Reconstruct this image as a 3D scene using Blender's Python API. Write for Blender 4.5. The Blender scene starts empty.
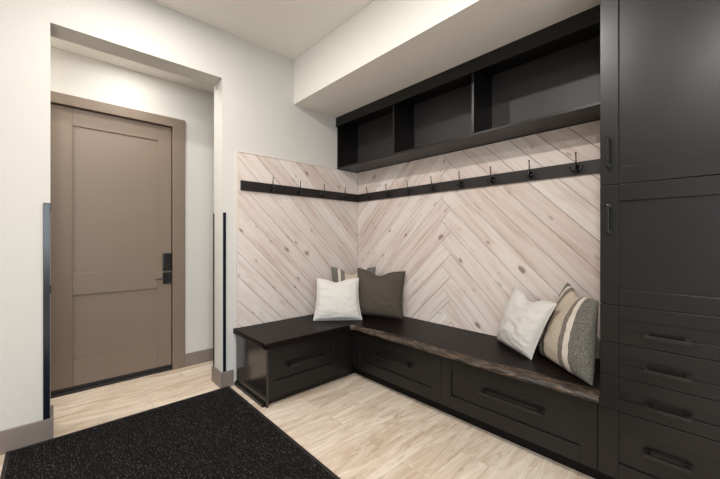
import bpy, bmesh, math, random
from mathutils import Vector, Matrix, noise
random.seed(7)
C = bpy.context.scene.collection

# ---------------------------------------------------------------- materials
def lin(c):
    c /= 255.0
    return c/12.92 if c <= .04045 else ((c+.055)/1.055)**2.4
def rgb(r, g, b): return (lin(r), lin(g), lin(b), 1)

class NT:
    def __init__(s, name):
        s.m = bpy.data.materials.new(name); s.m.use_nodes = True
        s.t = s.m.node_tree; s.b = s.t.nodes['Principled BSDF']
    def n(s, typ, **kw):
        nd = s.t.nodes.new(typ)
        for k, v in kw.items(): setattr(nd, k, v)
        return nd
    def l(s, a, b): s.t.links.new(a, b)
    def coord(s, kind='Object', scale=(1, 1, 1), rot=(0, 0, 0)):
        tc = s.n('ShaderNodeTexCoord'); mp = s.n('ShaderNodeMapping')
        mp.inputs['Scale'].default_value = scale; mp.inputs['Rotation'].default_value = rot
        s.l(tc.outputs[kind], mp.inputs['Vector']); return mp.outputs['Vector']
    def noise(s, vec, scale, detail=4, rough=.5, dist=0):
        nd = s.n('ShaderNodeTexNoise'); nd.inputs['Scale'].default_value = scale
        nd.inputs['Detail'].default_value = detail; nd.inputs['Roughness'].default_value = rough
        nd.inputs['Distortion'].default_value = dist
        s.l(vec, nd.inputs['Vector']); return nd.outputs['Fac']
    def ramp(s, fac, stops, interp='LINEAR'):
        nd = s.n('ShaderNodeValToRGB'); cr = nd.color_ramp; cr.interpolation = interp
        while len(cr.elements) < len(stops): cr.elements.new(.5)
        for e, (p, c) in zip(cr.elements, stops): e.position = p; e.color = c
        s.l(fac, nd.inputs['Fac']); return nd.outputs['Color']
    def mix(s, fac, a, b, mode='MIX'):
        nd = s.n('ShaderNodeMix', data_type='RGBA', blend_type=mode)
        for sock, v in ((nd.inputs[0], fac), (nd.inputs[6], a), (nd.inputs[7], b)):
            if isinstance(v, (int, float, tuple)): sock.default_value = v
            else: s.l(v, sock)
        return nd.outputs[2]
    def math(s, op, a, b=0.0):
        nd = s.n('ShaderNodeMath', operation=op)
        for sock, v in ((nd.inputs[0], a), (nd.inputs[1], b)):
            if isinstance(v, (int, float)): sock.default_value = v
            else: s.l(v, sock)
        return nd.outputs[0]
    def bump(s, h, strength=.2, dist=.002):
        nd = s.n('ShaderNodeBump'); nd.inputs['Strength'].default_value = strength
        nd.inputs['Distance'].default_value = dist
        s.l(h, nd.inputs['Height']); s.l(nd.outputs['Normal'], s.b.inputs['Normal'])
    def base(s, c):
        if isinstance(c, tuple): s.b.inputs['Base Color'].default_value = c
        else: s.l(c, s.b.inputs['Base Color'])
    def rough(s, r):
        if isinstance(r, (int, float)): s.b.inputs['Roughness'].default_value = r
        else: s.l(r, s.b.inputs['Roughness'])

def paint(name, col, rough=.5, spec=.5, bumpk=.0, bscale=120, var=.03):
    k = NT(name); v = k.coord()
    f = k.noise(v, 3, 3)
    c2 = tuple([x*(1-var*3) for x in col[:3]] + [1])
    k.base(k.mix(f, col, c2)); k.rough(rough)
    k.b.inputs['Specular IOR Level'].default_value = spec
    if bumpk: k.bump(k.noise(v, bscale, 3), bumpk, .001)
    return k.m

M = {}
M['wall'] = paint('wall_paint', rgb(203, 200, 194), .85, .3, .15, 90, .01)
M['ceiling'] = paint('ceiling_paint', rgb(236, 233, 226), .9, .2, .2, 70, .01)
M['taupe'] = paint('taupe_door_paint', rgb(122, 107, 93), .42, .4, .05, 60, .02)
M['skirt'] = paint('taupe_baseboard_window_lit', rgb(126, 115, 108), .5, .4, .05, 60, .02)  # greyer than the door taupe: window light put into the colour
M['black'] = paint('black_metal', rgb(9, 9, 9), .27, .6)
M['strip'] = paint('black_strip_blue_reflection', rgb(12, 18, 30), .2, .6)  # blue cast in the base stands for the reflected window
M['rubber'] = paint('dark_rubber', rgb(30, 25, 22), .6)
M['screen'] = paint('keypad_black', rgb(14, 14, 15), .15, .6)

def espresso(name, col, rough, spec, grain=.35, coat=0):
    k = NT(name); v = k.coord(scale=(14, 14, 1.2))
    g = k.noise(v, 6, 5, .6)
    k.base(k.mix(g, col, tuple([x*(1-grain) for x in col[:3]]+[1])))
    v2 = k.coord(scale=(1, 1, 1))
    k.rough(k.math('ADD', k.math('MULTIPLY', k.noise(v2, 5, 3), .1), rough-.05))
    k.b.inputs['Specular IOR Level'].default_value = spec
    if coat:
        k.b.inputs['Coat Weight'].default_value = coat; k.b.inputs['Coat Roughness'].default_value = .18
    k.bump(g, .06, .001); return k.m
M['cab'] = espresso('espresso_cabinet_paint', rgb(20, 18, 17), .33, .42)
M['cubby'] = espresso('cubby_back_lit_tone', rgb(62, 58, 58), .42, .45)  # lifted above the cabinet colour to stand for light on the cubby backs
M['cabend'] = espresso('espresso_end_panel', rgb(38, 34, 31), .2, .6, .2, .3)

def slab_mat():
    k = NT('dark_stained_slab'); v = k.coord(scale=(9, 1.1, 9))
    g = k.noise(v, 3, 8, .65, 1.2)
    c = k.ramp(g, [(.30, rgb(10, 7, 6)), (.52, rgb(20, 14, 12)), (.68, rgb(34, 25, 20)), (.8, rgb(15, 11, 9))])
    k.base(c); k.rough(k.math('ADD', k.math('MULTIPLY', g, .22), .28))
    k.b.inputs['Specular IOR Level'].default_value = .09
    k.bump(g, .35, .004); return k.m
M['slab'] = slab_mat()
def edge_mat():
    k = NT('live_edge_wood'); v = k.coord(scale=(16, 3.0, 16))
    g = k.noise(v, 2.2, 9, .75, 1.2)
    c = k.ramp(g, [(.36, rgb(14, 10, 8)), (.48, rgb(34, 25, 20)), (.56, rgb(98, 78, 60)), (.62, rgb(58, 44, 34)), (.72, rgb(22, 16, 13))])
    k.base(c); k.rough(.38); k.bump(g, .6, .006); return k.m
M['edge'] = edge_mat()

def pine():
    k = NT('whitewashed_pine')
    tc = k.n('ShaderNodeTexCoord'); uv = tc.outputs['UV']
    geo = k.n('ShaderNodeNewGeometry'); rnd = geo.outputs['Random Per Island']
    def mp(sc):
        m = k.n('ShaderNodeMapping'); m.inputs['Scale'].default_value = sc; k.l(uv, m.inputs['Vector']); return m.outputs['Vector']
    wob = k.noise(mp((.55, 7, 1)), 3, 5, .55, .4)
    fine = k.noise(mp((3, 60, 1)), 4, 4, .6)
    plank = k.ramp(rnd, [(0, rgb(208, 195, 186)), (.2, rgb(184, 161, 149)), (.36, rgb(224, 217, 210)), (.52, rgb(200, 184, 174)),
                         (.68, rgb(223, 216, 208)), (.84, rgb(190, 168, 156)), (1, rgb(212, 202, 193))])
    streak = k.ramp(wob, [(.32, rgb(170, 138, 122)), (.45, rgb(208, 190, 179)), (.6, rgb(224, 217, 210)), (.75, rgb(204, 186, 175))])
    c = k.mix(.5, plank, streak)
    c = k.mix(k.math('MULTIPLY', fine, .16), c, rgb(150, 112, 92), 'MIX')
    # knots: sparse dark ovals with a ring
    vo = k.n('ShaderNodeTexVoronoi'); vo.inputs['Scale'].default_value = 1; vo.inputs['Randomness'].default_value = .95
    k.l(mp((5.2, 10.5, 1)), vo.inputs['Vector'])
    sep = k.n('ShaderNodeSeparateColor'); k.l(vo.outputs['Color'], sep.inputs[0])
    size = k.math('MULTIPLY', k.math('MAXIMUM', k.math('SUBTRACT', sep.outputs[0], .12), 0.0), .26)
    nz = k.math('MULTIPLY', k.noise(mp((16, 40, 1)), 1, 3), .16)
    d = k.math('SUBTRACT', k.math('ADD', vo.outputs['Distance'], nz), size)
    v3 = k.n('ShaderNodeTexVoronoi'); v3.inputs['Scale'].default_value = 1; k.l(mp((7.3, 16.5, 1)), v3.inputs['Vector'])
    s3 = k.n('ShaderNodeSeparateColor'); k.l(v3.outputs['Color'], s3.inputs[0])
    d3 = k.math('SUBTRACT', k.math('ADD', v3.outputs['Distance'], k.math('MULTIPLY', k.noise(mp((26, 30, 1)), 1, 3), .25)), k.math('MULTIPLY', k.math('MAXIMUM', k.math('SUBTRACT', s3.outputs[1], .45), 0.0), .50))
    dash = k.ramp(d3, [(.03, (1, 1, 1, 1)), (.09, (0, 0, 0, 1))])
    c = k.mix(k.math('MULTIPLY', dash, .55), c, rgb(120, 96, 82))
    core = k.ramp(d, [(.02, (1, 1, 1, 1)), (.05, (0, 0, 0, 1))])
    halo = k.ramp(d, [(.03, (1, 1, 1, 1)), (.22, (0, 0, 0, 1))])
    c = k.mix(k.math('MULTIPLY', halo, .32), c, rgb(178, 130, 106))
    c = k.mix(k.math('MULTIPLY', core, .85), c, rgb(84, 68, 60))
    c = k.mix(.12, c, (1, 1, 1, 1))
    k.base(c); k.rough(.62); k.b.inputs['Specular IOR Level'].default_value = .3
    k.bump(fine, .12, .001); return k.m
M['pine'] = pine()
M['gap'] = paint('plank_gap', rgb(70, 52, 42), .9, .1)

def floor_mat():
    k = NT('light_oak_plank_floor')
    v = k.coord('Object')
    def brick(c1, c2, mc, ms):
        b = k.n('ShaderNodeTexBrick'); b.offset = .37; b.offset_frequency = 2
        b.inputs['Color1'].default_value = c1; b.inputs['Color2'].default_value = c2; b.inputs['Mortar'].default_value = mc
        b.inputs['Scale'].default_value = 1; b.inputs['Mortar Size'].default_value = ms; b.inputs['Bias'].default_value = 0
        b.inputs['Brick Width'].default_value = .92; b.inputs['Row Height'].default_value = .18
        k.l(v, b.inputs['Vector']); return b.outputs['Color']
    pid = brick((0, 0, 0, 1), (1, 1, 1, 1), (.5, .5, .5, 1), 0)
    line = brick((1, 1, 1, 1), (1, 1, 1, 1), (0, 0, 0, 1), .0011)
    # shift the grain of each plank
    cx = k.n('ShaderNodeCombineXYZ'); k.l(k.math('MULTIPLY', pid, 13.7), cx.inputs[0]); k.l(k.math('MULTIPLY', pid, 3.1), cx.inputs[2])
    ad = k.n('ShaderNodeVectorMath', operation='ADD'); k.l(v, ad.inputs[0]); k.l(cx.outputs[0], ad.inputs[1])
    def mp(sc):
        m = k.n('ShaderNodeMapping'); m.inputs['Scale'].default_value = sc; k.l(ad.outputs[0], m.inputs['Vector']); return m.outputs['Vector']
    wide = k.noise(mp((1.0, 5.5, 1)), 1.7, 6, .68, 1.4)
    fine = k.noise(mp((2.2, 40, 1)), 3, 5, .6)
    base = k.ramp(pid, [(0, rgb(218, 204, 186)), (.35, rgb(194, 176, 157)), (.65, rgb(229, 218, 203)), (1, rgb(206, 188, 169))])
    c = k.mix(.58, base, k.ramp(wide, [(.32, rgb(152, 128, 106)), (.46, rgb(200, 180, 158)), (.62, rgb(232, 221, 206))]))
    c = k.mix(k.math('MULTIPLY', fine, .22), c, rgb(156, 126, 98))
    crack = k.ramp(k.noise(mp((2.6, 26, 1)), 2.3, 6, .75, .5), [(.59, (0, 0, 0, 1)), (.65, (1, 1, 1, 1))])
    c = k.mix(k.math('MULTIPLY', crack, .6), c, rgb(112, 90, 74))
    c = k.mix(line, rgb(178, 158, 136), c)
    k.base(c); k.rough(k.math('ADD', k.math('MULTIPLY', fine, .15), .38)); k.bump(fine, .05, .001); return k.m
M['floor'] = floor_mat()

def mat_mat():
    k = NT('black_ribbed_mat'); v = k.coord()
    a = k.noise(k.coord(scale=(1, .3, 1), rot=(0, 0, .12)), 190, 2, .7); b = k.noise(k.coord(scale=(1, 30, 1)), 6, 2)
    w = k.n('ShaderNodeTexWave', wave_type='BANDS', bands_direction='X'); w.inputs['Scale'].default_value = 22
    w.inputs['Distortion'].default_value = 2.5; w.inputs['Detail'].default_value = 2; k.l(v, w.inputs['Vector'])
    speck = k.ramp(a, [(.56, (0, 0, 0, 1)), (.72, (1, 1, 1, 1))])
    c = k.mix(k.math('MULTIPLY', speck, .42), rgb(14, 13, 13), rgb(140, 137, 132))
    k.base(c); k.rough(.95); k.b.inputs['Specular IOR Level'].default_value = .15
    k.bump(k.math('ADD', k.math('MULTIPLY', w.outputs['Fac'], .7), k.math('MULTIPLY', a, .8)), .9, .006); return k.m
M['mat'] = mat_mat()
M['kick'] = paint('black_toe_kick', rgb(12, 10, 9), .6, .2)
M['rail'] = espresso('dark_rail', rgb(38, 33, 31), .42, .4)

def cloth(name, col, dark=.12, sheen=.1, weave=420):
    k = NT(name); v = k.coord()
    g = k.noise(v, weave, 2, .6); h = k.noise(v, 9, 4, .6)
    k.base(k.mix(k.math('MULTIPLY', g, .6), col, tuple([x*(1-dark*2.5) for x in col[:3]]+[1])))
    k.rough(.92); k.b.inputs['Specular IOR Level'].default_value = .15
    k.bump(k.math('ADD', g, k.math('MULTIPLY', h, 2.0)), .35, .0025); return k.m
M['white_cloth'] = cloth('white_linen', rgb(208, 204, 198), .04)
M['grey_cloth'] = cloth('charcoal_brown_linen', rgb(84, 76, 68), .16)
def stripe():
    k = NT('striped_weave'); tc = k.n('ShaderNodeTexCoord')
    sx = k.n('ShaderNodeSeparateXYZ'); k.l(tc.outputs['UV'], sx.inputs[0])
    g = rgb(74, 72, 65); w = rgb(206, 196, 182); b = rgb(98, 86, 76); e = rgb(182, 167, 148)
    c = k.ramp(sx.outputs[0], [(0, g), (.25, w), (.30, b), (.37, e), (.575, b), (.635, w), (.70, g)], 'CONSTANT')
    v = k.coord(); n = k.noise(v, 260, 3, .7); h = k.noise(v, 9, 4)
    c = k.mix(k.ramp(n, [(.45, (0, 0, 0, 1)), (.72, (.5, .5, .5, 1))]), c, rgb(206, 202, 194))
    c = k.mix(k.ramp(n, [(.30, (.45, .45, .45, 1)), (.48, (0, 0, 0, 1))]), c, rgb(52, 50, 46))
    k.base(c); k.rough(.95); k.bump(k.math('ADD', n, k.math('MULTIPLY', h, 2)), .4, .003); return k.m
M['stripe'] = stripe()
def emit(name, col, s):
    k = NT(name); k.base(rgb(240, 238, 230)); k.b.inputs['Emission Color'].default_value = col
    k.b.inputs['Emission Strength'].default_value = s; return k.m
M['lamp'] = emit('lamp_lens', (1, .93, .84, 1), 12)
k = NT('window_glass'); k.base((1, 1, 1, 1)); k.rough(0.0); k.b.inputs['Transmission Weight'].default_value = 1; k.b.inputs['IOR'].default_value = 1.02
M['glass'] = k.m

# ---------------------------------------------------------------- geometry helpers
def box(bm, x0, x1, y0, y1, z0, z1):
    x0, x1 = sorted((x0, x1)); y0, y1 = sorted((y0, y1)); z0, z1 = sorted((z0, z1))
    v = [bm.verts.new(p) for p in ((x0,y0,z0),(x1,y0,z0),(x1,y1,z0),(x0,y1,z0),(x0,y0,z1),(x1,y0,z1),(x1,y1,z1),(x0,y1,z1))]
    for f in ((3,2,1,0),(4,5,6,7),(0,1,5,4),(1,2,6,5),(2,3,7,6),(3,0,4,7)): bm.faces.new([v[i] for i in f])
def tube(bm, pts, r, n=10, caps=True):
    pts = [Vector(p) for p in pts]; rs = r if isinstance(r, (list, tuple)) else [r]*len(pts)
    t0 = (pts[1]-pts[0]).normalized(); up = Vector((0,0,1)) if abs(t0.z) < .9 else Vector((1,0,0))
    nrm = t0.cross(up).normalized(); rings = []
    for i, p in enumerate(pts):
        t = (pts[min(i+1, len(pts)-1)]-pts[max(i-1, 0)]).normalized()
        nrm = (nrm - t*nrm.dot(t)).normalized(); bi = t.cross(nrm)
        rings.append([bm.verts.new(p+(nrm*math.cos(a)+bi*math.sin(a))*rs[i]) for a in [2*math.pi*j/n for j in range(n)]])
    for a, b in zip(rings, rings[1:]):
        for j in range(n): bm.faces.new((a[j], a[(j+1)%n], b[(j+1)%n], b[j]))
    if caps: bm.faces.new(rings[0][::-1]); bm.faces.new(rings[-1])
def ball(bm, c, r): bmesh.ops.create_uvsphere(bm, u_segments=12, v_segments=8, radius=r, matrix=Matrix.Translation(c))
def wloc(p):
    v = Vector((0,0,0))
    while p: v += p.location; p = p.parent
    return v
def obj(name, bm, mat, parent=None, bevel=0, smooth=False, seg=2):
    bmesh.ops.recalc_face_normals(bm, faces=bm.faces)
    if smooth:
        for f in bm.faces: f.smooth = True
    me = bpy.data.meshes.new(name); bm.to_mesh(me); bm.free()
    for m in (mat if isinstance(mat, list) else [mat]): me.materials.append(m)
    o = bpy.data.objects.new(name, me); C.objects.link(o)
    if parent:
        me.transform(Matrix.Translation(-wloc(parent))); o.parent = parent
    if bevel:
        b = o.modifiers.new('bevel', 'BEVEL'); b.width = bevel; b.segments = seg; b.limit_method = 'ANGLE'
    return o
def boxes(name, lst, mat, parent=None, bevel=0):
    bm = bmesh.new()
    for b in lst: box(bm, *b)
    return obj(name, bm, mat, parent, bevel)
def thing(name, loc, label, cat, group=None):
    o = bpy.data.objects.new(name, None); C.objects.link(o); o.location = loc; o.empty_display_size = .1
    return tag(o, label, cat, group)
def tag(o, label, cat, group=None):
    o['label'] = label; o['category'] = cat
    if group: o['group'] = group
    return o
def struct(o): o['kind'] = 'structure'; return o

# ---------------------------------------------------------------- measurements
YA, XB, YD = 2.96, 2.69, 3.72         # entry wall, hook wall, hall wall with the door
ZC, ZS = 3.13, 2.681                  # ceiling, underside of soffit
XL, YR = -2.9, -3.2                   # rest of the room behind the camera
SX = 1.814                            # front of soffit
OX0, OX1, OZ = -.012, 1.089, 2.713    # doorway opening
YB = 3.16                             # back of entry wall
WZ = 2.88                             # hall ceiling

# ---------------------------------------------------------------- setting
struct(boxes('floor', [(XL-.15, XB+.15, YR-.15, YD+.15, -.1, 0)], M['floor']))
struct(boxes('ceiling', [(XL-.15, XB+.15, YR-.15, YA, ZC, ZC+.1), (SX, XB, YR, YA, ZS, ZC)], M['ceiling']))
# soffit face: own object, ceiling white stands in for stronger light on it
struct(boxes('trim_1', [(SX-.004, SX, YR, YA-.001, ZS, ZC-.001)], M['ceiling']))
struct(boxes('wall_back', [(XL-.15, OX0, YA, YB, 0, ZC), (OX1, XB+.15, YA, YB, 0, ZC), (OX0, OX1, YA, YB, OZ, ZC)], M['wall']))
struct(boxes('wall_right', [(XB, XB+.15, YR, YA, 0, ZC)], M['wall']))
ly0, ly1 = -2.8, -.6  # opening for the added window in the unseen left wall
struct(boxes('wall_left', [(XL-.15, XL, YR, ly0, 0, ZC), (XL-.15, XL, ly1, YA, 0, ZC), (XL-.15, XL, ly0, ly1, 0, .75), (XL-.15, XL, ly0, ly1, 2.55, ZC)], M['wall']))
w = struct(boxes('added_fill_window', [(XL-.11, XL-.05, ly0, ly1, .75, .81), (XL-.11, XL-.05, ly0, ly1, 2.49, 2.55), (XL-.11, XL-.05, ly0, ly0+.06, .75, 2.55),
    (XL-.11, XL-.05, ly1-.06, ly1, .75, 2.55), (XL-.11, XL-.05, -1.73, -1.67, .75, 2.55)], M['ceiling'], bevel=.003))  # window added out of view to brighten the soffit and hook wall
boxes('pane', [(XL-.083, XL-.078, ly0+.05, ly1-.05, .80, 2.50)], M['glass'], w)
wx0, wx1, wz0, wz1 = -2.2, .6, .75, 2.55
struct(boxes('wall_front', [(XL-.15, wx0, YR-.15, YR, 0, ZC), (wx1, XB+.15, YR-.15, YR, 0, ZC), (wx0, wx1, YR-.15, YR, 0, wz0), (wx0, wx1, YR-.15, YR, wz1, ZC)], M['wall']))
w = struct(boxes('window_1', [(wx0, wx1, YR-.11, YR-.05, wz0, wz0+.06), (wx0, wx1, YR-.11, YR-.05, wz1-.06, wz1), (wx0, wx0+.06, YR-.11, YR-.05, wz0, wz1),
    (wx1-.06, wx1, YR-.11, YR-.05, wz0, wz1), (-.83, -.77, YR-.11, YR-.05, wz0, wz1)], M['ceiling'], bevel=.003))
boxes('pane', [(wx0+.05, wx1-.05, YR-.083, YR-.078, wz0+.05, wz1-.05)], M['glass'], w)
# hall beyond the opening
struct(boxes('wall_hall', [(-1.5, -.055, YD, YD+.15, 0, WZ), (.895, 2.4, YD, YD+.15, 0, WZ), (-.055, .895, YD, YD+.15, 2.435, WZ),
    (-1.65, -1.5, YB, YD+.15, 0, WZ), (2.4, 2.55, YB, YD+.15, 0, WZ), (-.055, .895, YD+.12, YD+.15, 0, 2.435)], M['wall']))
struct(boxes('ceiling_hall', [(-1.65, 2.55, YB, YD+.15, WZ, WZ+.08)], M['ceiling']))

# baseboards
BH, BT = .14, .016
struct(boxes('baseboard_back', [(XL, OX0+BT*.0, YA-BT, YA, 0, BH), (OX0, OX0+BT, YA-BT, YB+BT, 0, BH), (XL, OX0+BT, YB, YB+BT, 0, BH),
    (OX1, 1.186, YA-BT, YA, 0, BH), (OX1-BT, OX1, YA-BT, YB+BT, 0, BH), (OX1-BT, 2.4, YB, YB+BT, 0, BH)], M['skirt'], bevel=.003))
struct(boxes('baseboard_hall', [(.992, 2.4, YD-BT, YD, 0, .13), (-1.5, -.16, YD-BT, YD, 0, .13)], M['skirt'], bevel=.003))
struct(boxes('baseboard_front', [(XL, XB, YR, YR+BT, 0, BH)], M['skirt'], bevel=.003))
struct(boxes('baseboard_left', [(XL, XL+BT, YR+BT, YA-BT, 0, BH)], M['skirt'], bevel=.003))
struct(boxes('baseboard_right', [(XB-BT, XB, YR+BT, -.1, 0, BH)], M['skirt'], bevel=.003))

# door casing and threshold
struct(boxes('trim_2', [(.879, .992, YD-.02, YD, 0, 2.512), (-.152, -.044, YD-.02, YD, 0, 2.512), (-.044, .879, YD-.02, YD, 2.424, 2.512),
    (.879, .895, YD, YD+.11, 0, 2.44), (-.055, -.044, YD, YD+.11, 0, 2.44), (-.044, .879, YD, YD+.11, 2.424, 2.435)], M['taupe'], bevel=.002))
struct(boxes('trim_3', [(-.044, .879, YD-.012, YD+.1, 0, .022)], M['rubber'], bevel=.004))

def shaker(bm, axis, front, depth, a0, a1, z0, z1, panels, rec=.010, sgn=1):
    """Frame-and-panel front. axis 'y': faces -y at y=front; axis 'x': faces -x at x=front. panels = [(pa0,pa1,pz0,pz1)] recessed areas."""
    def B(p0, p1, q0, q1, d0, d1):
        if axis == 'y': box(bm, p0, p1, front+d0, front+d1, q0, q1)
        else: box(bm, front+d0, front+d1, p0, p1, q0, q1)
    pa0 = panels[0][0]; pa1 = panels[0][1]
    B(a0, pa0-.0004, z0, z1, 0, depth); B(pa1+.0004, a1, z0, z1, 0, depth)
    zs = z0
    for p in sorted(panels, key=lambda q: q[2]):
        B(pa0+.0004, pa1-.0004, zs, p[2], 0, depth); B(pa0-.002, pa1+.002, p[2]-.002, p[3]+.002, rec, depth-.001); zs = p[3]
    B(pa0+.0004, pa1-.0004, zs, z1, 0, depth)

bm = bmesh.new()
shaker(bm, 'y', YD+.018, .044, -.038, .873, .028, 2.418, [(.122, .757, 1.012, 2.271), (.122, .757, .270, .824)], .011)
door = struct(obj('door_1', bm, M['taupe'], bevel=.0015))
bm = bmesh.new(); YP = YD+.018
box(bm, .797, .868, YP-.012, YP, .862, .975)
tube(bm, [(.842, YP-.01, .925), (.842, YP-.05, .925)], .012, 12)
tube(bm, [(.852, YP-.048, .925), (.80, YP-.052, .922), (.725, YP-.05, .912)], [.010, .009, .007], 10)
h_ = obj('lever_handle', bm, M['black'], door, .003); h_['label'] = 'black lever handle'
bm = bmesh.new(); box(bm, .793, .872, YP-.022, YP, .992, 1.165)
kp = obj('keypad_lock', bm, M['black'], door, .008); kp['label'] = 'black electronic keypad deadbolt'
boxes('keypad_face', [(.801, .864, YP-.0245, YP-.021, 1.065, 1.155)], M['screen'], kp, .002)
boxes('door_sweep', [(-.036, .871, YP-.006, YP+.002, .026, .05)], M['rubber'], door)
for z in (2.20, 1.24, .26):
    bm = bmesh.new(); box(bm, -.041, -.030, YP-.006, YP+.002, z-.05, z+.05); tube(bm, [(-.040, YP-.006, z-.052), (-.040, YP-.006, z+.052)], .006, 10)
    obj('hinge', bm, M['black'], door)
boxes('strike_plate', [(.874, .879, YP-.004, YP+.02, .90, .95)], M['black'], door)

# black vertical strips either side of the opening
def strip(x0, x1, y0, y1, tabs, label):
    s = thing('corner_strip', ((x0+x1)/2, (y0+y1)/2, .142), label, 'corner strip', 'black upright strips around the doorway opening')
    boxes('strip', [(x0, x1, y0, y1, .142, 1.537)], M['strip'], s, .0015)
    if tabs:
        boxes('bracket', [(x1, x1+.006, y0+.002, y1+.02, 1.49, 1.536)], M['black'], s, .001)
        boxes('bracket', [(x1, x1+.006, y0+.002, y1+.02, .95, 1.0)], M['black'], s, .001)
strip(-.046, -.013, YA-.012, YA-.0005, True, 'glossy black upright strip on the wall at the left edge of the doorway opening')
strip(1.094, 1.119, YA-.012, YA-.0005, False, 'wide black upright strip on the wall between doorway and pine panelling')
strip(OX1-.010, OX1-.0005, YB-.014, YB-.002, False, 'very thin black upright strip on the inner back corner of the doorway jamb')

# ---------------------------------------------------------------- entry mat
bm = bmesh.new(); box(bm, -.205, 1.138, .35, 2.938, .0005, .009)
rug = obj('floor_mat', bm, M['mat'], bevel=.004)
tag(rug, 'large black ribbed entry mat lying on the light oak floor before the doorway', 'mat')
bm = bmesh.new()
for b in ((-.21, -.19, .345, 2.941), (1.123, 1.143, .345, 2.941)): box(bm, b[0], b[1], b[2], b[3], .0004, .0098)
for b in ((.345, .365), (2.925, 2.943)): box(bm, -.21, 1.143, b[0], b[1], .0004, .0098)
e_ = obj('border', bm, M['rubber'], rug, .002); e_['label'] = 'black rubber border'

# ---------------------------------------------------------------- pine panelling
def clip(poly, nx, ny, d):        # keep nx*x+ny*y <= d
    out = []
    for i in range(len(poly)):
        a, b = poly[i], poly[(i+1) % len(poly)]
        da = nx*a[0]+ny*a[1]-d; db = nx*b[0]+ny*b[1]-d
        if da <= 0: out.append(a)
        if (da < 0) != (db < 0) and abs(da-db) > 1e-12:
            t = da/(da-db); out.append((a[0]+(b[0]-a[0])*t, a[1]+(b[1]-a[1])*t))
    return out
def inset(poly, e):
    out = poly
    for i in range(len(poly)):
        a, b = poly[i], poly[(i+1) % len(poly)]
        dx, dy = b[0]-a[0], b[1]-a[1]; L = math.hypot(dx, dy)
        if L < 1e-6: continue
        nx, ny = dy/L, -dx/L
        out = clip(out, nx, ny, nx*a[0]+ny*a[1]-e)
        if len(out) < 3: return []
    return out
R2 = math.sqrt(.5)
def planks(name, S0, S1, z0, z1, seam, W, place, parent, off, th=.017):
    """seam: s where / (left) meets \\ (right); None = only \\ planks. place(s,z,d) -> world point."""
    bm = bmesh.new(); uvl = bm.loops.layers.uv.new('UV')
    def add(poly, uvf):
        p0 = inset(poly, .0015)
        if len(p0) < 3: return
        for q in (S0,): p0 = clip(p0, -1, 0, -S0)
        p0 = clip(p0, 1, 0, S1); p0 = clip(p0, 0, -1, -z0); p0 = clip(p0, 0, 1, z1)
        clean = []
        for p in p0:
            if not clean or math.hypot(p[0]-clean[-1][0], p[1]-clean[-1][1]) > 1e-4: clean.append(p)
        if len(clean) > 2 and math.hypot(clean[0][0]-clean[-1][0], clean[0][1]-clean[-1][1]) < 1e-4: clean.pop()
        if len(clean) < 3: return
        q = inset(clean, .0016)
        layers = [[(p, 0) for p in clean], [(p, th-.0016) for p in clean]]
        vs = [[bm.verts.new(place(p[0], p[1], d)) for p, d in L] for L in layers]
        n = len(clean); fs = []
        for i in range(n): fs.append((bm.faces.new((vs[0][i], vs[0][(i+1)%n], vs[1][(i+1)%n], vs[1][i])), [clean[i], clean[(i+1)%n], clean[(i+1)%n], clean[i]]))
        if len(q) >= 3:
            cx = sum(p[0] for p in clean)/n; cy = sum(p[1] for p in clean)/n
            qq = [(p[0]+(cx-p[0])*min(.4, .0018/max(.001, math.hypot(cx-p[0], cy-p[1]))*1.2), p[1]+(cy-p[1])*min(.4, .0018/max(.001, math.hypot(cx-p[0], cy-p[1]))*1.2)) for p in clean]
            tv = [bm.verts.new(place(p[0], p[1], th)) for p in qq]
            for i in range(n): fs.append((bm.faces.new((vs[1][i], vs[1][(i+1)%n], tv[(i+1)%n], tv[i])), [clean[i], clean[(i+1)%n], qq[(i+1)%n], qq[i]]))
            fs.append((bm.faces.new(tv), qq))
        else: fs.append((bm.faces.new(vs[1]), clean))
        for f, pp in fs:
            for lp, p in zip(f.loops, pp): lp[uvl].uv = uvf(p)
    big = 6.0
    # rotated axes: p along '/', q perpendicular (q = (z-s)*R2)
    def P2(p, q): return ((p-q)*R2, (p+q)*R2)
    p_off, q_off = off
    N = 44
    if seam is not None:
        # staircase seam around s=seam ; at z=0: p-q = sqrt2*seam
        c = math.sqrt(2)*seam
        for kk in range(-N, N):
            q0 = q_off+kk*W; pe = c+q0+W*.5+W*.5
            r = random.random()*50
            add([P2(-big, q0), P2(pe, q0), P2(pe, q0+W), P2(-big, q0+W)], lambda p, r=r: ((p[0]+p[1])*R2+r, (p[1]-p[0])*R2+r*1.7))
        for jj in range(-N, N):
            p0 = c+q_off+jj*W; qe = q_off+jj*W
            r = random.random()*50
            add([P2(p0, -big), P2(p0+W, -big), P2(p0+W, qe), P2(p0, qe)], lambda p, r=r: ((p[1]-p[0])*R2+r, (p[0]+p[1])*R2+r*1.7))
    else:
        for jj in range(-N, N):
            p0 = p_off+jj*W; r = random.random()*50
            add([P2(p0, -big), P2(p0+W, -big), P2(p0+W, big), P2(p0, big)], lambda p, r=r: ((p[1]-p[0])*R2+r, (p[0]+p[1])*R2+r*1.7))
    return obj(name, bm, M['pine'], parent)
PT = .02
ZT = 2.094
pa = thing('pine_panelling', (1.95, YA-.001, .46), 'whitewashed knotty pine panelling of parallel diagonal planks, left of the corner', 'wall panelling')
boxes('backing', [(1.223, XB-.0205, YA-.0035, YA-.0005, .506, ZT-.006)], M['gap'], pa)
planks('planks', 1.223, XB-.0208, .506, ZT-.006, None, .152, lambda s, z, d: (s, YA-.0035-d, z), pa, (.030, 0))
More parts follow.
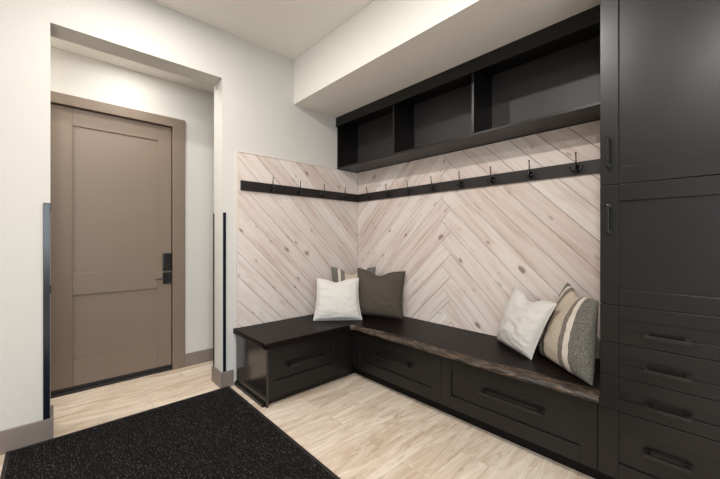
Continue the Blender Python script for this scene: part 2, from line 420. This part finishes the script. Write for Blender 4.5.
boxes('edge_trim', [(1.213, 1.2225, YA-.024, YA-.0005, .507, ZT), (1.2225, 2.372, YA-.024, YA-.0005, ZT-.006, ZT)], M['pine'], pa, .001)
pb = thing('pine_panelling', (XB-.001, 1.6, .46), 'whitewashed knotty pine chevron panelling right of the corner, above the long bench', 'wall panelling')
boxes('backing', [(XB-.0035, XB-.0005, .421, YA-.0206, .506, ZT)], M['gap'], pb)
# s runs to the right = -y
planks('planks', -(YA-.0206), -.422, .506, ZT, -1.775, .146, lambda s, z, d: (XB-.0035-d, -s, z), pb, (0, -.035))

# ---------------------------------------------------------------- coat racks
def hook_mesh():
    bm = bmesh.new()   # local: wall at x=0, hook sticks out to -x ; z=0 at rail centre
    tube(bm, [(-.0005, 0, -.022), (-.004, 0, -.022)], .012, 14); tube(bm, [(-.0005, 0, .018), (-.004, 0, .018)], .012, 14)
    box(bm, -.005, 0, -.009, .009, -.024, .022)
    arc = [(-.003, 0, -.012), (-.022, 0, -.010), (-.038, 0, .008), (-.042, 0, .04), (-.045, 0, .075), (-.050, 0, .112)]
    tube(bm, arc, [.006, .0055, .005, .005, .0045, .004], 8); ball(bm, (-.050, 0, .116), .0068)
    for s in (-1, 1):
        tube(bm, [(-.003, 0, -.014), (-.016, s*.012, -.022), (-.026, s*.026, -.020), (-.031, s*.037, -.008), (-.033, s*.043, .010)], [.006, .0055, .005, .0045, .004], 8)
        ball(bm, (-.033, s*.044, .013), .0062)
    tube(bm, [(-.003, 0, -.016), (-.024, 0, -.026), (-.046, 0, -.020), (-.056, 0, -.004), (-.058, 0, .008)], [.006, .0055, .005, .0045, .004], 8); ball(bm, (-.058, 0, .011), .0062)
    bmesh.ops.recalc_face_normals(bm, faces=bm.faces)
    for f in bm.faces: f.smooth = True
    me = bpy.data.meshes.new('coat_hook'); bmesh.ops.scale(bm, vec=(.88, .88, .88), verts=bm.verts); bm.to_mesh(me); bm.free(); me.materials.append(M['black']); return me
RZ0, RZ1 = 1.744, 1.833; rzm = 1.785
hm = hook_mesh()
ra = thing('coat_rack', (1.95, YA-.0205, RZ0), 'dark coat rack board with four black hooks on pine wall left of corner', 'coat rack')
boxes('rail_board', [(1.243, XB-.036, YA-.0385, YA-.0207, RZ0, RZ1)], M['rail'], ra, .001)
for x in (1.535, 1.838, 2.136, 2.430):
    h = bpy.data.objects.new('coat_hook', hm); C.objects.link(h); h.parent = ra
    h.rotation_euler = (0, 0, math.radians(90)); h.location = Vector((x, YA-.0387, rzm))-ra.location
rb = thing('coat_rack', (XB-.0205, 1.6, RZ0), 'long dark coat rack board with eight black hooks on pine wall above long bench', 'coat rack')
boxes('rail_board', [(XB-.0387, XB-.0207, .421, YA-.040, RZ0, RZ1)], M['rail'], rb, .001)
for y in (2.716, 2.422, 2.134, 1.845, 1.553, 1.268, .970, .668):
    h = bpy.data.objects.new('coat_hook', hm); C.objects.link(h); h.parent = rb
    h.location = Vector((XB-.0389, y, rzm))-rb.location

# ---------------------------------------------------------------- open upper cabinet
UX = 2.376; Y0, Y1 = .421, YA-.0005
uc = thing('open_wall_cabinet', (UX+.15, 1.7, 2.098), 'espresso open cubby cabinet mounted high under the soffit above the coat hooks', 'cabinet')
boxes('body', [(UX, XB-.001, Y0, Y1, 2.098, 2.118), (UX, XB-.001, Y0, Y1, 2.659, 2.680), (UX, XB-.001, Y1-.02, Y1, 2.118, 2.659),
    (UX, XB-.001, Y0, Y0+.02, 2.118, 2.659)], M['cab'], uc, .0015)
boxes('back_panel', [(XB-.012, XB-.001, Y0+.0205, Y1-.0205, 2.1185, 2.6585)], M['cubby'], uc)['label'] = 'back panel, grey lightened to stand for the light on it'
for y in (2.108, 1.297): boxes('divider', [(UX, XB-.0125, y-.010, y+.010, 2.1185, 2.6585)], M['cab'], uc, .0015)
boxes('fascia', [(UX-.018, UX-.0005, Y0, Y1, 2.590, 2.680), (UX-.024, UX-.0005, Y0, Y1, 2.575, 2.588), (UX-.0005, UX+.018, Y0+.02, Y1-.02, 2.580, 2.6585)], M['cab'], uc, .002)

# ---------------------------------------------------------------- handles
def pull(parent, axis, front, a0, a1, z0, z1, r=.0055, stand=.034):
    """bar pull between two points; axis 'y' = lies on face y=front (a = x) ; 'x' = on face x=front (a = y)"""
    def pt(a, z, d): return (a, front-d, z) if axis == 'y' else (front-d, a, z)
    bm = bmesh.new()
    L = max(abs(a1-a0), abs(z1-z0)); along_z = abs(z1-z0) > abs(a1-a0)
    def bx(u0, u1, w, d0, d1):          # u along the bar, w half width, d = distance out of the face
        if along_z: A0, A1, Z0, Z1 = a0-w, a0+w, min(z0, z1)+u0, min(z0, z1)+u1
        else: A0, A1, Z0, Z1 = min(a0, a1)+u0, min(a0, a1)+u1, z0-w, z0+w
        if axis == 'y': box(bm, A0, A1, front-d1, front-d0, Z0, Z1)
        else: box(bm, front-d1, front-d0, A0, A1, Z0, Z1)
    bx(0, L, r, stand-r*1.6, stand)
    for u in (0, L-r*2.2):
        bx(u, u+r*2.2, r*1.15, 0, stand-r*1.2); bx(u-r*.5, u+r*2.7, r*1.7, 0, .004)
    return obj('pull_handle', bm, M['black'], parent, r*.35)

# ---------------------------------------------------------------- bench cabinets
FX, FY = 2.08, 2.37                   # faces of the long and of the short bench
KX, KY = 2.165, 2.42                  # toe kicks
SZ0, SZ1 = .460, .505
bl = thing('bench_cabinet', (1.6, 2.65, 0), 'short espresso bench cabinet with one drawer and glossy end, nearest the doorway', 'bench cabinet')
boxes('body', [(1.226, FX+.0, FY+.021, YA-.018, .052, SZ0-.001), (1.226, KX-.001, KY, YA-.018, .0, .052)], M['cab'], bl, .001)
ep = boxes('end_panel', [(1.207, 1.2255, FY, YA-.018, .0, SZ0-.001)], M['cabend'], bl, .0015)
boxes('base_strip', [(1.188, 1.2065, FY+.03, YA-.018, 0, .03), (1.198, 1.2065, FY+.03, YA-.018, .03, .04)], M['cab'], bl, .003)
boxes('filler_panel', [(1.937, FX-.0005, FY, FY+.0205, .06, SZ0-.001)], M['cab'], bl, .001)
def drawer(parent, axis, front, a0, a1, z0, z1, pan, hd, r=.0062):
    bm = bmesh.new(); shaker(bm, axis, front, .02, a0, a1, z0, z1, [pan], .011)
    d = obj('drawer', bm, M['cab'], parent, .0017)
    if hd: pull(d, axis, front, *hd, r=r)
    return d
drawer(bl, 'y', FY, 1.2275, 1.934, .062, SZ0-.004, (1.288, 1.852, .190, .368), (1.395, 1.748, .288, .288), .0092)
br = thing('bench_cabinet', (2.4, 1.4, 0), 'long espresso bench cabinet with two wide drawers under the coat hooks', 'bench cabinet')
boxes('body', [(FX+.021, XB-.022, .421, FY+.018, .10, SZ0-.001)], M['cab'], br, .001)
boxes('toe_kick', [(KX, XB-.022, .421, KY-.001, .0, .0995)], M['kick'], br)
drawer(br, 'x', FX, 1.3882, 2.345, .10, SZ0-.004, (1.476, 2.262, .190, .367), (1.67, 2.04, .298, .298), .0092)
drawer(br, 'x', FX, .437, 1.3872, .10, SZ0-.004, (.513, 1.302, .190, .367), (.703, 1.076, .298, .298), .0092)
for ya, yb in ((.421, .4345), (2.3475, FY-.0005)): boxes('filler_panel', [(FX, FX+.02, ya, yb, .10, SZ0-.004)], M['cab'], br, .0009)

# L-shaped slab with live edge on the long side
def slab():
    bm = bmesh.new()
    yf = 2.338
    n = 160
    edge = []                                     # runs from tall cabinet (y=.421) to inner corner then left end
    for i in range(n+1):
        y = .421+(yf-.05-.421)*i/n
        w1 = .012*noise.noise(Vector((y*2.1, 3.3, 0)))+.012*noise.noise(Vector((y*12, 1.3, 0)))
        w2 = .030*noise.noise(Vector((y*3.1, 9.1, 0)))+.018*noise.noise(Vector((y*11, 4.4, 0)))+.03*(1-(y-.421)/(yf-.471))-.012
        fade = min(1, (n-i)/18)
        edge.append((y, 2.047+w1*.5*fade, 2.050+w1*fade, (2.098+w2)*fade+(1-fade)*2.056))
    prof = []                                     # each = list of (x,y,z): bottom, low, top
    for y, xb, xm, xt in edge:
        prof.append([(xb+.004, y, SZ0), (xb, y, SZ0+.009), (xm+.008, y, SZ1-.018+.016*noise.noise(Vector((y*9, 0, 2)))), ((xm+xt)/2+.01, y, SZ1-.007+.006*noise.noise(Vector((y*14, 5, 2)))), (xt, y, SZ1)])
    for a in range(1, 8):                         # rounded inner corner
        t = a/8*math.pi/2; cx, cy, r = 2.047-.05, yf-.05, .05
        x, y = cx+r*math.cos(t), cy+r*math.sin(t); dx, dy = math.cos(t), math.sin(t)
        prof.append([(x+dx*.004, y+dy*.004, SZ0), (x, y, SZ0+.006), (x, y, SZ1-.012), (x+dx*.003, y+dy*.003, SZ1-.003), (x+dx*.006, y+dy*.006, SZ1)])
    for i in range(0, 25):
        x = 1.997-(1.997-1.184)*i/24; wv = .003*noise.noise(Vector((x*4, 0, 0)))
        prof.append([(x, yf+.004, SZ0), (x, yf+wv, SZ0+.006), (x, yf+wv, SZ1-.010), (x, yf+.002+wv, SZ1-.003), (x, yf+.006+wv, SZ1)])
    for i in range(1, 12):
        y = yf+(YA-.002-yf)*i/12
        prof.append([(1.187, y, SZ0), (1.182, y, SZ0+.006), (1.180, y, SZ1-.010), (1.182, y, SZ1-.003), (1.186, y, SZ1)])
    V = [[bm.verts.new(p) for p in pr] for pr in prof]
    for a, b in zip(V, V[1:]):
        for j in range(4):
            f = bm.faces.new((a[j], b[j], b[j+1], a[j+1])); f.smooth = True; f.material_index = 1 if b[0].co.x > 2.02 else 0
    back = [(1.186, YA-.001), (XB-.001, YA-.001), (XB-.001, .421)]
    tb = [bm.verts.new((x, y, SZ1)) for x, y in back]; bb = [bm.verts.new((x, y, SZ0)) for x, y in back]
    ft = bm.faces.new([r[4] for r in V]+tb); fb = bm.faces.new(([r[0] for r in V]+bb)[::-1])
    bm.faces.new((V[-1][4], V[-1][0], bb[0], tb[0])) if False else None
    bm.faces.new((tb[0], bb[0], bb[1], tb[1])); bm.faces.new((tb[1], bb[1], bb[2], tb[2]))
    bm.faces.new([tb[2], bb[2]]+V[0]); bm.faces.new(V[-1][::-1]+[bb[0], tb[0]][::1][::-1]) if False else bm.faces.new([tb[0]]+V[-1][::-1]+[bb[0]])
    bmesh.ops.triangulate(bm, faces=[ft, fb])
    return obj('worktop', bm, [M['slab'], M['edge']])
st = tag(slab(), 'dark stained L-shaped wooden bench top with rough live edge on its long side', 'worktop')

# ---------------------------------------------------------------- tall cabinet
TX = 2.045; TY0, TY1 = -.088, .418
tc = thing('tall_cabinet', (2.36, .165, 0), 'tall espresso storage cabinet with two doors over four drawers at right', 'cabinet')
boxes('body', [(TX+.021, XB-.001, TY0, TY1, .118, ZS-.001)], M['cab'], tc, .001)
boxes('toe_kick', [(TX+.10, XB-.001, TY0, TY1, 0, .1175)], M['kick'], tc)
a0, a1 = TY0+.001, TY1-.001; p0, p1 = a0+.075, .342
def tdoor(z0, z1, pz0, pz1, hz0, hz1):
    bm = bmesh.new(); shaker(bm, 'x', TX, .02, a0, a1, z0, z1, [(p0, p1, pz0, pz1)], .011)
    d = obj('door', bm, M['cab'], tc, .0017); pull(d, 'x', TX, .381, .3811, hz0, hz1, .0062); return d
tdoor(1.5735, ZS-.003, 1.658, 2.60, 1.660, 1.808)
tdoor(.9775, 1.5705, 1.054, 1.489, 1.330, 1.472)
for z0, z1, q0, q1 in ((.7905, .9745, .852, .913), (.6245, .7875, .686, .725), (.4555, .6215, .515, .559), (.118, .4525, .196, .372)):
    zh = {.7905: .848, .6245: .690, .4555: .520, .118: .30}[z0]
    drawer(tc, 'x', TX, a0, a1, z0, z1, (p0, p1, q0, q1), (.087, .246, zh, zh), .0085)

# ---------------------------------------------------------------- pillows
def pillow(name, BL, BR, TL, TR, T, mat, label, flange=None, dip=.05, seed=0, group=None, rest=SZ1, pinch=.07, wrk=1.0):
    BL, BR, TL, TR = map(Vector, (BL, BR, TL, TR))
    N = 44
    c = (BL+BR+TL+TR)/4
    ex = ((BR-BL)+(TR-TL)).normalized(); ey = ((TL-BL)+(TR-BR)); ey = (ey-ex*ey.dot(ex)).normalized(); ez = ex.cross(ey)  # ez towards viewer
    bm = bmesh.new(); uvl = bm.loops.layers.uv.new('UV')
    def outline(u, v):
        # bilinear + pinched edges so that corners stick out
        a, b = (u+1)/2, (v+1)/2
        p = BL*(1-a)*(1-b)+BR*a*(1-b)+TL*(1-a)*b+TR*a*b
        k1 = pinch*(1-v*v)*u*abs(u); k2 = pinch*(1-u*u)*v*abs(v)
        wd = (BR-BL).length/2; hd = (TL-BL).length/2
        p = p-ex*k1*wd*1.2-ey*k2*hd*(.35 if v < 0 else 1.2)
        if v > -.2: p = p-ey*dip*math.exp(-((u+.08)/.38)**2)*((v+.2)/1.2)**2
        return p
    def wr(u, v, s):
        r = 0
        for cu, cv in ((-1, -1), (1, -1), (-1, 1), (1, 1)):
            dx, dy = u-cu, v-cv; d = math.hypot(dx, dy); an = math.atan2(dy, dx)
            r += math.exp(-((d-.45)/.42)**2)*noise.noise(Vector((an*4.2, seed*3.1+cu*5, cv*7+s)))*.55
        r += .35*noise.noise(Vector((u*1.8+seed, v*3.6, s*3)))+.30*noise.noise(Vector((u*4+seed, v*8, s*5)))+.8*(1-abs(noise.noise(Vector((u*2.2+seed, v*4.5+u, s*2)))))**6*.5
        e = max(abs(u), abs(v)); t = v if abs(u) > abs(v) else u
        r += .5*math.exp(-((1-e)/.16)**2)*noise.noise(Vector((t*9, seed*2+s, (1 if u > 0 else 2))))
        return r
    G = {}
    for s in (1, -1):
        for i in range(N+1):
            for j in range(N+1):
                u = math.sin((i/N-.5)*math.pi); v = math.sin((j/N-.5)*math.pi)
                if s == -1 and (i in (0, N) or j in (0, N)): G[s, i, j] = G[1, i, j]; continue
                prof = max(0, (1-u*u)*(1-v*v))
                t = T/2*prof**.40*(1-.22*v)
                t *= (1+.16*wrk*wr(u, v, s)); 
                if v > 0: t *= 1-.30*math.exp(-(u/.45)**2)*v*v
                if s == -1: t *= .55
                p = outline(u, v)+ez*s*t
                if t > 0: p = p+ez*s*.010*wrk*wr(u, v, s+7)*min(1, prof*4)
                G[s, i, j] = bm.verts.new(p)
    for s in (1, -1):
        for i in range(N):
            for j in range(N):
                q = [(i, j), (i+1, j), (i+1, j+1), (i, j+1)]
                if s == -1: q = q[::-1]
                try: f = bm.faces.new([G[s, a, b] for a, b in q])
                except ValueError: continue
                f.smooth = True
                for lp, (a, b) in zip(f.loops, q): lp[uvl].uv = (a/N, b/N)
    ring = [(i, 0) for i in range(N)]+[(N, j) for j in range(N)]+[(i, N) for i in range(N, 0, -1)]+[(0, j) for j in range(N, 0, -1)]
    rp = [G[1, a, b].co.copy() for a, b in ring]
    zmin = min(v.co.z for v in bm.verts); dz = rest+.0015-zmin
    if flange: dz += .003
    for v in bm.verts: v.co.z += dz
    cc = c.copy(); cc.z = rest
    for v in bm.verts: v.co -= cc
    me = bpy.data.meshes.new(name); bmesh.ops.recalc_face_normals(bm, faces=bm.faces); bm.to_mesh(me); bm.free(); me.materials.append(mat)
    o = bpy.data.objects.new(name, me); C.objects.link(o); o.location = cc
    tag(o, label, 'pillow', group or 'throw pillows on the corner bench')
    if flange:
        b2 = bmesh.new(); n = len(rp); rings = []
        cen = c+Vector((0, 0, dz))
        for i, p in enumerate(rp):
            p = p+Vector((0, 0, dz)); tan = (rp[(i+1) % n]-rp[i-1]).normalized(); out = tan.cross(ez)
            if out.dot(p-cen) < 0: out = -out
            wv = flange*(1+.35*noise.noise(Vector((i*.9, seed, 1)))); rip = ez*.003*noise.noise(Vector((i*.6, seed, 4)))
            w0 = p-out*.003; w1 = p+out*wv+rip
            if w1.z < rest+.001: w1.z = rest+.001
            if w0.z < rest+.001: w0.z = rest+.001
            hgt = ez*.0022
            rings.append([b2.verts.new(w0-hgt), b2.verts.new(w1-hgt*.8), b2.verts.new(w1+hgt*.8), b2.verts.new(w0+hgt)])
        for i in range(n):
            a, b = rings[i], rings[(i+1) % n]
            for j in range(4):
                f = b2.faces.new((a[j], a[(j+1) % 4], b[(j+1) % 4], b[j])); f.smooth = True
        obj('seam_edge', b2, mat, o)
    return o

# corner group (face the camera)
fw = Vector((.678, .735, 0)); rt = Vector((.735, -.678, 0))
def corners(cx, cy, half, hgt, lean, yaw=0, roll=0, half_t=None):
    """bottom centre, half width, height, lean backwards distance, yaw from facing the camera"""
    f = Matrix.Rotation(math.radians(yaw), 3, 'Z') @ fw; r = Matrix.Rotation(math.radians(yaw), 3, 'Z') @ rt
    b = Vector((cx, cy, SZ1)); up = Vector((0, 0, 1))*math.sqrt(hgt*hgt-lean*lean)+f*lean
    R = Matrix.Rotation(math.radians(roll), 3, f)
    return [b+R@(r*-half), b+R@(r*half), b+R@(up-r*(half_t or half)), b+R@(up+r*(half_t or half))]
pillow('throw_pillow', *corners(2.375, 2.675, .245, .50, .06, 2), .13, M['stripe'],
       'striped grey and beige pillow in the corner, mostly hidden behind white and charcoal ones', None, .065, 3)
pillow('throw_pillow', *corners(2.425, 2.367, .255, .47, .07, -14, 3, .25), .16, M['grey_cloth'],
       'charcoal brown linen pillow leaning in the corner right of the small white pillow', .005, .05, 5)
pillow('throw_pillow', *corners(2.06, 2.555, .232, .405, .10, 4, 0, .205), .15, M['white_cloth'],
       'white linen pillow with frayed edge on the short bench by the corner', .010, .03, 8)
# group against the tall cabinet
pillow('throw_pillow', (2.505, .862, SZ1), (2.145, .472, SZ1), (2.63, .722, 1.0), (2.18, .452, .965), .185, M['stripe'],
       'large striped grey and beige pillow leaning against the tall cabinet', None, .03, 11, pinch=.05, wrk=.45)
pillow('throw_pillow', (2.595, 1.20, SZ1), (2.328, .855, SZ1), (2.625, 1.075, .925), (2.318, .705, .888), .17, M['white_cloth'],
       'white linen pillow leaning on the large striped pillow on the long bench', .010, .045, 13)

# ---------------------------------------------------------------- lights
def can(x, y, z, power, label, r=.055, col=(1, .964, .922), spread=180):
    t = thing('recessed_ceiling_light', (x, y, z-.012), label, 'ceiling light', 'recessed ceiling lights')
    bm = bmesh.new(); n = 32
    ri = [bm.verts.new((x+math.cos(a)*.062, y+math.sin(a)*.062, z-.004)) for a in [2*math.pi*i/n for i in range(n)]]
    ro = [bm.verts.new((x+math.cos(a)*.088, y+math.sin(a)*.088, z-.001)) for a in [2*math.pi*i/n for i in range(n)]]
    rm = [bm.verts.new((x+math.cos(a)*.078, y+math.sin(a)*.078, z-.008)) for a in [2*math.pi*i/n for i in range(n)]]
    for A, B in ((ri, rm), (rm, ro)):
        for i in range(n): bm.faces.new((A[i], A[(i+1) % n], B[(i+1) % n], B[i]))
    obj('trim_ring', bm, M['ceiling'], t, smooth=True)
    bm = bmesh.new(); bmesh.ops.create_circle(bm, cap_ends=True, segments=32, radius=.062, matrix=Matrix.Translation((x, y, z-.002)))
    obj('lens', bm, M['lamp'], t)
    L = bpy.data.lights.new('lamp', 'AREA'); L.shape = 'DISK'; L.size = r*2; L.energy = power; L.color = col; L.spread = math.radians(spread)
    o = bpy.data.objects.new('lamp', L); C.objects.link(o); o.location = Vector((0, 0, -.003)); o.parent = t
    return t
can(.45, 2.22, ZC, 21, 'recessed round ceiling light in front of the doorway')
can(.45, .90, ZC, 40, 'recessed round ceiling light over the entry mat, between two others')
can(-.60, -.20, ZC, 50, 'recessed round ceiling light behind the camera')
can(.50, 3.32, WZ, 6, 'recessed round ceiling light in the hall before the taupe door', r=.08)
can(-.80, 3.40, WZ, 23, 'recessed round ceiling light in the hall left of the taupe door', r=.08)
def daylight_fill(sx, sy, power, loc, rot):  # area lamps added as soft fill at the unseen windows
    L = bpy.data.lights.new('window_daylight_fill', 'AREA'); L.shape = 'RECTANGLE'; L.size = sx; L.size_y = sy; L.energy = power; L.color = (.84, .92, 1)
    o = bpy.data.objects.new('window_daylight_fill', L); C.objects.link(o); o.location = loc; o.rotation_euler = rot
daylight_fill(wx1-wx0-.15, 1.65, 64, ((wx0+wx1)/2, YR-.03, 1.65), (math.radians(90), 0, 0))
daylight_fill(2.05, 1.65, 42, (XL-.03, (ly0+ly1)/2, 1.65), (math.radians(90), 0, math.radians(-90)))  # fill lamp of the added left window

W = bpy.data.worlds.new('sky'); bpy.context.scene.world = W; W.use_nodes = True
nt = W.node_tree; sky = nt.nodes.new('ShaderNodeTexSky'); sky.sky_type = 'NISHITA'; sky.sun_disc = False; sky.sun_elevation = math.radians(40)
nt.links.new(sky.outputs[0], nt.nodes['Background'].inputs[0]); nt.nodes['Background'].inputs[1].default_value = .25

# ---------------------------------------------------------------- camera
cd = bpy.data.cameras.new('camera'); cd.sensor_width = 36; cd.lens = 36*333/720; cd.clip_start = .05
cam = bpy.data.objects.new('camera', cd); C.objects.link(cam); cam.location = (0, 0, 1.3)
cam.rotation_euler = (math.radians(90), 0, -math.atan2(.678, .735))
sc = bpy.context.scene; sc.camera = cam
sc.view_settings.view_transform = 'Standard'; sc.view_settings.look = 'None'; sc.view_settings.gamma = 1
sc.view_settings.use_curve_mapping = False; sc.view_settings.exposure = 0.06
